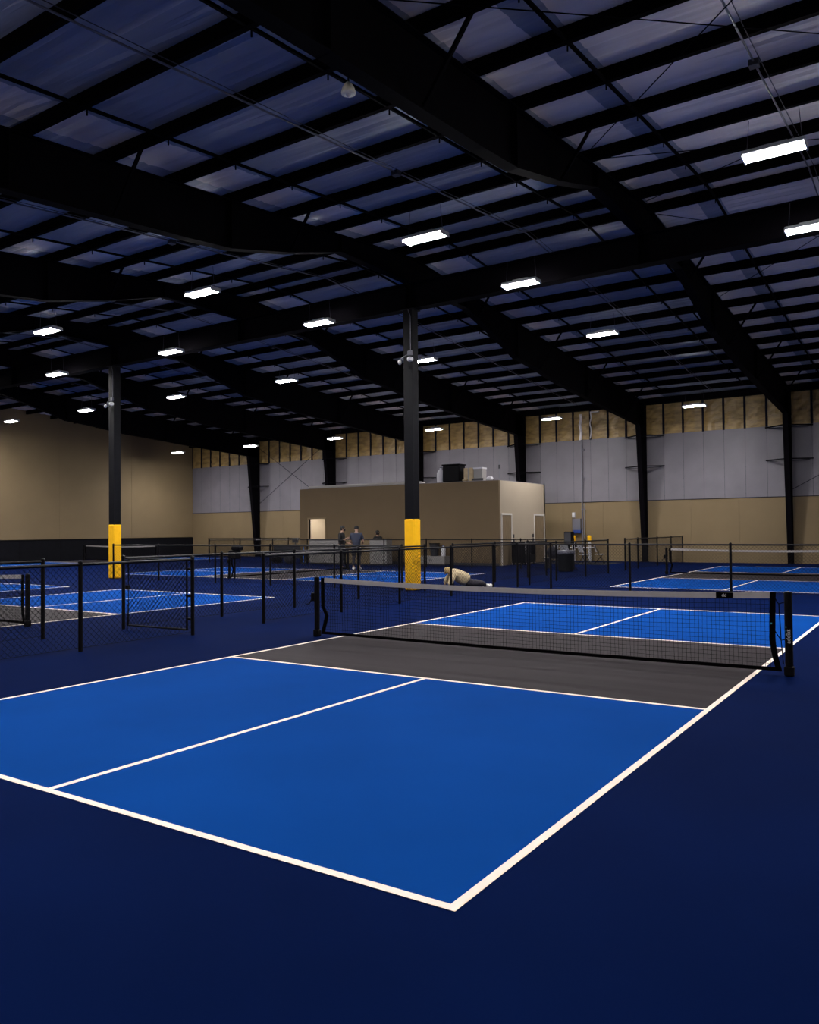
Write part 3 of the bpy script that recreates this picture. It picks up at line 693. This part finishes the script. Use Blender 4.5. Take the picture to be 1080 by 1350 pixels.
def clerk(o, k):
    N = {'pelvis': (0, 0, .62, (.16, .12)), 'chest': (0, .02, 1.16, (.18, .12)), 'waist': (0, 0, .85, (.15, .11)), 'neck': (0, .04, 1.43, .055), 'nb': (0, .03, 1.36, .065), 'head': (0, .06, 1.52, (.075, .09)), 'crown': (0, .055, 1.60, (.06, .07))}
    E = [('pelvis', 'waist'), ('waist', 'chest'), ('chest', 'nb'), ('nb', 'neck'), ('neck', 'head'), ('head', 'crown')]
    for s, t in ((-1, 'l'), (1, 'r')):
        N.update({t+'sh': (s*.19, .02, 1.29, .062), t+'el': (s*.30, .12, 1.05, .045), t+'wr': (s*.17, .33, 1.13, .032), t+'pa': (s*.12, .38, 1.14, .034), t+'hip': (s*.10, .05, .58, .10), t+'kn': (s*.12, .36, .56, .07), t+'an': (s*.12, .30, .10, .045), t+'to': (s*.12, .43, .04, .036)})
        E += [('chest', t+'sh'), (t+'sh', t+'el'), (t+'el', t+'wr'), (t+'wr', t+'pa'), ('pelvis', t+'hip'), (t+'hip', t+'kn'), (t+'kn', t+'an'), (t+'an', t+'to')]
        hand(N, E, t, None, N[t+'pa'][:3], (-s*.3, 1, 0), (0, 0, 1 if s > 0 else -1))
    skin_body('body', o, N, E, M_SKIN)
    N = {'b': (0, 0, .60, (.18, .14)), 'w': (0, 0, .85, (.18, .135)), 'c': (0, .02, 1.18, (.21, .145)), 't': (0, .03, 1.35, (.10, .085))}; E = [('b', 'w'), ('w', 'c'), ('c', 't')]
    for s, t in ((-1, 'l'), (1, 'r')): N.update({t+'s': (s*.20, .02, 1.29, .08), t+'e': (s*.30, .12, 1.05, .065), t+'w': (s*.20, .28, 1.11, .05)}); E += [('c', t+'s'), (t+'s', t+'e'), (t+'e', t+'w')]
    skin_body('jacket', o, N, E, M_BLKCLOTH)
    N = {'p': (0, 0, .62, (.175, .135))}; E = []
    for s, t in ((-1, 'l'), (1, 'r')): N.update({t+'h': (s*.10, .05, .58, .115), t+'k': (s*.12, .36, .56, .085), t+'a': (s*.12, .30, .12, .065)}); E += [('p', t+'h'), (t+'h', t+'k'), (t+'k', t+'a')]
    skin_body('trousers', o, N, E, M_DKJEAN)
    mb = MB(); mb.lathe((0, .045, 1.53), [(.075, -.10), (.098, -.03), (.102, .03), (.085, .08), (.05, .11), (.01, .118)], 14); mb.build('hair', M_HAIR, o, smooth=True)
    face(o, (0, .075, 1.53), .088, (0, 1, 0))
cl = empty('person', (-18.15, 22.10, 0), math.radians(172), label='person in black clothes sitting behind the reception counter', cat='person'); clerk(cl, 1)
st = empty('stool', (-18.15, 22.12, 0), label='low dark stool behind the reception counter', cat='stool')
MB().lathe((0, 0, .42), [(.17, 0), (.18, .03), (.17, .06)], 14).build('seat', M_DGREY, st); MB().tube([(0, 0, .03), (0, 0, .42)], .03, 8).build('stem', M_GBOX, st); MB().lathe((0, 0, 0), [(.2, 0), (.2, .02), (.04, .05)], 14).build('base', M_GBOX, st)
# person reclining on the floor, leaning on one arm; local +x runs towards the feet
rp = empty('person', (-6.62, 9.75, 0), math.radians(40), label='person in a tan fleece jacket reclining on the floor by the fence', cat='person')
N = {'pelvis': (.42, 0, .16, (.16, .13)), 'waist': (.30, .02, .24, (.14, .12)), 'chest': (.10, .04, .36, (.155, .13)), 'nb': (-.06, .07, .44, .065), 'neck': (-.12, .10, .46, .055), 'head': (-.16, .16, .47, (.08, .08)), 'crown': (-.20, .19, .50, (.06, .06)),
     'lsh': (-.02, -.14, .40, .062), 'lel': (-.12, -.22, .20, .045), 'lwr': (-.20, -.20, .05, .032), 'lpa': (-.22, -.16, .035, .034),
     'rsh': (-.02, .20, .42, .062), 'rel': (-.16, .34, .24, .045), 'rwr': (-.22, .36, .06, .032), 'rpa': (-.24, .34, .035, .034),
     'lhip': (.50, -.08, .13, .10), 'lkn': (.74, -.14, .16, .065), 'lan': (.90, .0, .06, .042), 'lto': (1.0, -.06, .05, .035),
     'rhip': (.48, .09, .14, .10), 'rkn': (.72, .22, .16, .065), 'ran': (.84, .14, .06, .042), 'rto': (.94, .18, .05, .035)}
E = [('pelvis', 'waist'), ('waist', 'chest'), ('chest', 'nb'), ('nb', 'neck'), ('neck', 'head'), ('head', 'crown')]
for t in 'lr': E += [('chest', t+'sh'), (t+'sh', t+'el'), (t+'el', t+'wr'), (t+'wr', t+'pa'), ('pelvis', t+'hip'), (t+'hip', t+'kn'), (t+'kn', t+'an'), (t+'an', t+'to')]
hand(N, E, 'l', None, N['lpa'][:3], (-.6, .8, 0), (.8, .6, 0), .1); hand(N, E, 'r', None, N['rpa'][:3], (-.8, -.4, 0), (.4, -.8, 0), .1)
skin_body('body', rp, N, E, M_SKIN)
N = {'p': (.42, 0, .19, (.17, .18)), 'w': (.28, .0, .27, (.18, .22)), 'c': (.08, .02, .40, (.20, .235)), 't': (-.06, .07, .47, (.13, .12)),
     'ls': (-.03, -.14, .40, .10), 'le': (-.13, -.22, .22, .085), 'lw': (-.19, -.21, .09, .06), 'rs': (-.02, .20, .42, .09), 're': (-.16, .33, .25, .075), 'rw': (-.21, .36, .10, .055)}
E = [('p', 'w'), ('w', 'c'), ('c', 't'), ('c', 'ls'), ('ls', 'le'), ('le', 'lw'), ('c', 'rs'), ('rs', 're'), ('re', 'rw')]
skin_body('jacket', rp, N, E, M_COAT)
N = {'p': (.46, 0, .16, (.16, .14)), 'q': (.22, 0, .22, (.14, .13))}; E = [('p', 'q')]
for t, pts in (('l', ((.54, -.08, .14, .11), (.74, -.14, .16, .085), (.89, .0, .075, .062))), ('r', ((.52, .09, .14, .11), (.72, .22, .16, .085), (.83, .14, .075, .062)))):
    for i, q in enumerate(pts): N[t+str(i)] = q
    E += [('p', t+'0'), (t+'0', t+'1'), (t+'1', t+'2')]
skin_body('trousers', rp, N, E, M_DKJEAN)
MB().bbox(.88, 1.08, -.09, .03, .002, .115, .035).build('shoe', M_SHOE, rp, smooth=True); MB().bbox(.82, 1.0, .10, .21, .002, .11, .035).build('shoe', M_SHOE, rp, smooth=True)
mb = MB(); mb.lathe((-.165, .15, .41), [(.07, 0), (.095, .04), (.10, .10), (.085, .15), (.05, .18), (.01, .19)], 14); mb.build('hair', mat('blond_hair', (.32, .22, .09), .8, var=.25, scale=30), rp, smooth=True)
face(rp, (-.17, .17, .47), .085, (-.6, .8, 0))

# ------------------------------------------------------------------ reception counter and things along the office front
rc = empty('reception_counter', (-21.6, 20.95, 0), label='pale reception counter in front of the office wall', cat='counter')
MB().box(0, 4.75, 0, .55, 1.20, 1.235).build('countertop', M_OFFW, rc)
for a, b, m_ in ((.03, 1.75, M_OFFW), (1.76, 2.25, M_OFFW), (2.26, 3.75, M_BEIGE), (3.76, 4.72, M_OFFW)):
    MB().box(a, b, .04, .5, .08, 1.20).build('front_panel', m_, rc)
MB().box(.05, 4.70, .08, .48, 0, .08).build('plinth', M_DGREY, rc)
bt = empty('folding_table', (-24.2, 21.15, 0), label='black table in front of the lit office doorway', cat='table')
MB().bbox(0, 1.9, 0, .7, .90, .94, .01).build('tabletop', M_BLACK, bt)
for x in (.1, 1.8):
    for y in (.08, .62): MB().tube([(x, y, 0), (x, y, .90)], .02, 6).build('leg', M_BLACK, bt)
MB().box(.06, 1.84, .02, .04, .25, .90).build('skirt', M_DGREY, bt)
mb = empty('monitor', (-22.95, 21.5, .94), label='small dark screen on a stand on the black table', cat='screen')
MB().bbox(-.2, .2, -.02, .02, .10, .36, .01).build('screen', M_DGREY, mb); MB().tube([(0, 0, 0), (0, 0, .12)], .03, 8).build('stand', M_DGREY, mb); MB().lathe((0, 0, 0), [(.1, 0), (.1, .015), (.03, .02)], 12).build('base', M_DGREY, mb)
lump('sports_bag', (-23.7, 20.92, 0), .36, .16, .34, M_BLACK, 'black bag on the floor left of the counter', 'bag', 8)
lump('sports_bag', (-22.8, 20.90, 0), .34, .16, .40, M_DKJEAN, 'dark grey bag on the floor nearest the counter', 'bag', 9)
t = empty('broom', (-21.85, 20.85, 0), label='bright blue upright handle beside the counter', cat='broom')
MB().tube([(0, 0, .08), (0, .03, .86)], .022, 8).build('handle', M_LBLUE, t); MB().bbox(-.14, .14, -.03, .03, 0, .09, .01).build('head', M_DGREY, t)
t = empty('wall_cabinet', (-15.1, OY, 0), label='low pale cabinet against the office front wall', cat='cabinet')
MB().box(-.75, .75, -.45, -.02, .05, .42).build('body', M_OFFW, t)
for s in (-1, 1):
    d = MB().box(s*.375-.36, s*.375+.36, -.47, -.45, .07, .40).build('door', M_OFFW, t); MB().box(s*.05-.012, s*.05+.012, -.49, -.47, .18, .28).build('handle', M_DGREY, d)
MB().box(-.72, .72, -.42, -.03, 0, .05).build('plinth', M_DGREY, t)
t = empty('waste_basket', (-15.0, OY-.30, .42), label='black tapered basket on the low pale cabinet', cat='basket')
MB().lathe((0, 0, 0), [(.17, 0), (.20, .28), (.235, .56), (.25, .57), (.25, .60), (.21, .60), (.20, .55)], 14).build('body', M_DGREY, t)
MB().lathe((0, 0, .57), [(.255, 0), (.26, .015), (.255, .03)], 14).build('rim', M_BLACK, t)
t = empty('water_jug', (-14.55, OY-.24, .42), label='white jug beside the black basket on the low cabinet', cat='jug')
MB().lathe((0, 0, 0), [(.10, 0), (.11, .03), (.11, .32), (.07, .40), (.04, .43), (.04, .48)], 12).build('body', M_WHITE, t, smooth=True); MB().lathe((0, 0, .48), [(.05, 0), (.05, .03)], 10).build('cap', M_BLUEP, t)

# ------------------------------------------------------------------ chairs, table, bin near the office side
def folding_chair(loc, rz, label, m_seat, m_frame, group):
    c = empty('folding_chair', loc, rz, label=label, cat='chair', group=group)
    MB().bbox(-.20, .20, -.20, .18, .43, .455, .01).build('seat', m_seat, c)
    b = MB()
    for i in range(7):
        a = -1+2*i/6; b.v.extend([(a*.2, -.155-.02*(1-a*a), .54), (a*.2, -.265-.02*(1-a*a), .89), (a*.2, -.245-.02*(1-a*a), .89), (a*.2, -.135-.02*(1-a*a), .54)])
    for i in range(6):
        for q in range(4): q2 = (q+1) % 4; b.f.append((i*4+q, i*4+q2, i*4+4+q2, i*4+4+q))
    b.f += [(0, 3, 2, 1), (24, 25, 26, 27)]; b.build('backrest', m_seat, c)
    for s in (-1, 1):
        MB().tube([(s*.215, .22, .0), (s*.215, -.02, .42), (s*.215, -.25, .88)], .012, 6).build('front_leg', m_frame, c)
        MB().tube([(s*.195, -.26, .0), (s*.195, .14, .44)], .012, 6).build('rear_leg', m_frame, c)
    MB().tube([(-.215, .16, .11), (.215, .16, .11)], .008, 6).tube([(-.195, -.2, .08), (.195, -.2, .08)], .008, 6).build('stretcher', m_frame, c)
    return c
TX, TY = -9.75, 26.5
ft = empty('folding_table', (TX, TY, 0), label='white folding table among the white chairs by the back wall', cat='table')
MB().bbox(-.75, .75, -.38, .38, .715, .75, .012).build('tabletop', M_WHITE, ft)
for s in (-1, 1): MB().tube([(s*.55, -.30, 0), (s*.55, -.30, .70), (s*.55, .30, .70), (s*.55, .30, 0)], .014, 6).build('leg_frame', M_GBOX, ft)
for i, (dx, dy, rz, lb) in enumerate(((-.95, -.70, 75, 'white folding chair at the left end of the white table'), (-.1, -.95, -10, 'white folding chair tucked in the near side of the white table'), (.75, -.95, -40, 'white folding chair at the near right corner of the white table'), (1.30, -.45, -75, 'white folding chair farthest right, facing the white table'))):
    folding_chair((TX+dx, TY+dy, 0), math.radians(rz), lb, M_WHITE, M_BLACK, 'white folding chairs at the table')
tag(MB().box(-1.7, 1.9, -1.5, .9, .0, .012).build('floor_mat', mat('black_rubber_mat', (.006, .006, .008), .9), loc=(TX, TY, 0)), 'black mat under the white table and chairs', 'mat')
for i, (dx, lb) in enumerate(((0, 'black bottle left on the white table'), (.35, 'black bottle right on the white table'))):
    t = empty('bottle', (TX-.35+dx, TY-.1, .75), label=lb, cat='bottle'); MB().lathe((0, 0, 0), [(.05, 0), (.05, .18), (.025, .24), (.025, .28)], 10).build('body', M_BLACK, t, smooth=True); MB().lathe((0, 0, .28), [(.03, 0), (.03, .03)], 10).build('cap', M_DGREY, t)
# chair trolley beside the office side doors
ct = empty('chair_rack', (-11.35, 24.1, 0), label='black rack holding folded chairs beside the office doors', cat='rack')
MB().box(-.34, .34, -.55, .55, .10, .16).build('base', M_BLACK, ct)
for s in (-1, 1):
    MB().bbox(-.33, .33, s*.55-.05, s*.55+.05, .16, 1.07, .02).build('end_panel', M_BLACK, ct)
    for q in (-1, 1): MB().lathe((q*.28, s*.45, 0), [(.03, 0), (.05, .03), (.05, .07), (.03, .10)], 10).build('caster', M_BLACK, ct)
MB().bbox(.30, .34, -.5, .5, .16, .48, .008).build('front_panel', M_BLACK, ct); MB().bbox(.31, .35, -.08, .06, .52, 1.06, .008).build('centre_bar', M_BLACK, ct)
for i in range(4):
    x = (-.12, -.12, .14, .14)[i]; c = empty('folded_chair', (-11.35+x, 24.1+(-.24, .24, -.24, .24)[i], .16), label=['folded white chair in the rack, near end, against the office wall', 'folded white chair in the rack, far end, against the office wall', 'folded white chair in the rack, near end, outer side', 'folded white chair in the rack, far end, outer side'][i], cat='chair', group='folded chairs in the rack')
    MB().bbox(-.02, .02, -.175, .175, .50, .86, .008).build('backrest', M_WHITE, c); MB().bbox(-.018, .018, -.17, .17, .14, .46, .008).build('seat', M_OFFW, c)
    for s in (-1, 1): MB().tube([(0, s*.19, 0), (0, s*.19, .88)], .012, 6).build('leg', M_BLACK, c)
tb = empty('trash_bin', (-7.30, 19.30, 0), label='tall black trash bin with a liner bag by the fence opening', cat='bin')
MB().lathe((0, 0, 0), [(.27, 0), (.29, .05), (.33, .74), (.35, .75), (.35, .80), (.30, .80), (.29, .70)], 18).build('body', mat('black_bin_plastic', (.002, .0026, .0042), .6, spec=.1), tb)
b = MB(); b.lathe((0, 0, .76), [(.352, -.10), (.36, .0), (.35, .05), (.30, .06), (.28, -.02)], 18); b.v = [(x*(1+random.uniform(-.03, .03)), y*(1+random.uniform(-.03, .03)), z+random.uniform(-.015, .015)) for x, y, z in b.v]; b.build('liner_bag', mat('grey_plastic_film', (.12, .12, .15), .35), tb, smooth=True)
sp = empty('loudspeaker', (-7.42, 19.95, 0), label='black loudspeaker on a pole behind the trash bin', cat='speaker')
MB().bbox(-.155, .155, -.14, .14, 1.02, 1.52, .02).build('cabinet', M_BLACK, sp); MB().tube([(0, 0, .05), (0, 0, 1.05)], .03, 8).build('pole', M_BLACK, sp)
for a in range(3):
    t_ = 2*math.pi*a/3+.5; MB().tube([(0, 0, .28), (.32*math.cos(t_), .32*math.sin(t_), .015)], .014, 6).build('leg', M_BLACK, sp)
MB().bbox(-.13, .13, -.146, -.139, 1.06, 1.48, .003).build('grille', M_DGREY, sp)
bk = empty('storage_bench', (-8.5, 21.3, 0), label='dark bench with bags left of the trash bin', cat='bench')
MB().bbox(-.55, .55, -.2, .2, .40, .45, .01).build('seat', M_DGREY, bk)
for s in (-1, 1): MB().bbox(s*.45-.03, s*.45+.03, -.18, .18, 0, .40, .008).build('leg', M_DGREY, bk)
lump('sports_bag', (-8.7, 21.3, .45), .30, .16, .42, M_DKJEAN, 'dark bag standing on the bench behind the fence', 'bag', 12)
lump('sports_bag', (-8.15, 21.3, .45), .22, .15, .34, M_GBOX, 'grey bag standing on the bench behind the fence', 'bag', 13)
for x, lb in ((-10.82, 'yellow-capped white bollard left of the white table'), (-9.98, 'yellow-capped white bollard behind the white table')):
    b = empty('bollard', (x, 28.75, 0), label=lb, cat='bollard'); MB().tube([(0, 0, 0), (0, 0, .98)], .075, 12).build('pipe', M_WHITE, b); MB().lathe((0, 0, .98), [(.10, 0), (.10, .26), (.08, .30), (.02, .31)], 12).build('cap', M_YELLOW, b)
ep = empty('breaker_box', (-10.74, YF-.05, 1.45), label='grey breaker box with blue base on the back wall', cat='breaker box')
MB().bbox(-.22, .22, -.16, 0, .10, .68, .01).build('cabinet', M_GBOX, ep); MB().bbox(-.17, .22, -.17, 0, -.06, .10, .01).build('blue_base', M_BLUEP, ep); MB().bbox(-.26, -.10, -.08, 0, .74, 1.0, .01).build('sensor_box', M_WHITE, ep)
MB().tube([(-.16, -.05, .70), (-.16, -.05, -.06), (-.14, -.05, -.75)], .014, 6).build('conduit', M_GALV, ep)
vp = empty('vertical_pipe', (-10.42, YF-.19, 0), label='slim blue-grey pipe rising up the back wall beside the panel', cat='pipe')
MB().tube([(0, 0, .0), (0, 0, 6.1)], .035, 8).build('pipe', M_GBOX, vp); MB().tube([(.10, 0, 1.15), (.10, 0, 2.9)], .02, 8).build('side_pipe', M_OFFW, vp)
for z in (1.3, 2.6, 4.2, 5.6): MB().box(-.06, .14, -.02, .10, z-.02, z+.02).build('strap', M_GBOX, vp)
# torn white plastic film hanging on the tan insulation
for x, wd, z0, z1, lb in ((-10.48, .14, 6.10, 7.42, 'bright white strip of film hanging high on the back wall'), (-9.95, .06, 6.15, 7.45, 'narrow white strip of film beside the wider one')):
    mb = MB(); n = 10
    for i in range(n+1):
        z = z1-(z1-z0)*i/n; dx = .03*math.sin(i*1.1); yy = -.10-.02*math.sin(i*1.9)
        mb.v.extend([(x+dx-wd/2, YF+yy, z), (x+dx, YF+yy-.03, z), (x+dx+wd/2, YF+yy, z), (x+dx, YF+yy+.02, z)])
    for i in range(n):
        for q in range(4): q2 = (q+1) % 4; mb.f.append((i*4+q, i*4+4+q, i*4+4+q2, i*4+q2))
    tag(mb.build('plastic_strip', M_FILM), lb, 'plastic film', 'torn white film strips')
mb = MB().box(-9.95, -9.50, YF-.16, YF-.10, 7.44, 7.50); tag(mb.build('plastic_strip', M_FILM), 'short white film flap under the eave beside the hanging strips', 'plastic film', 'torn white film strips')
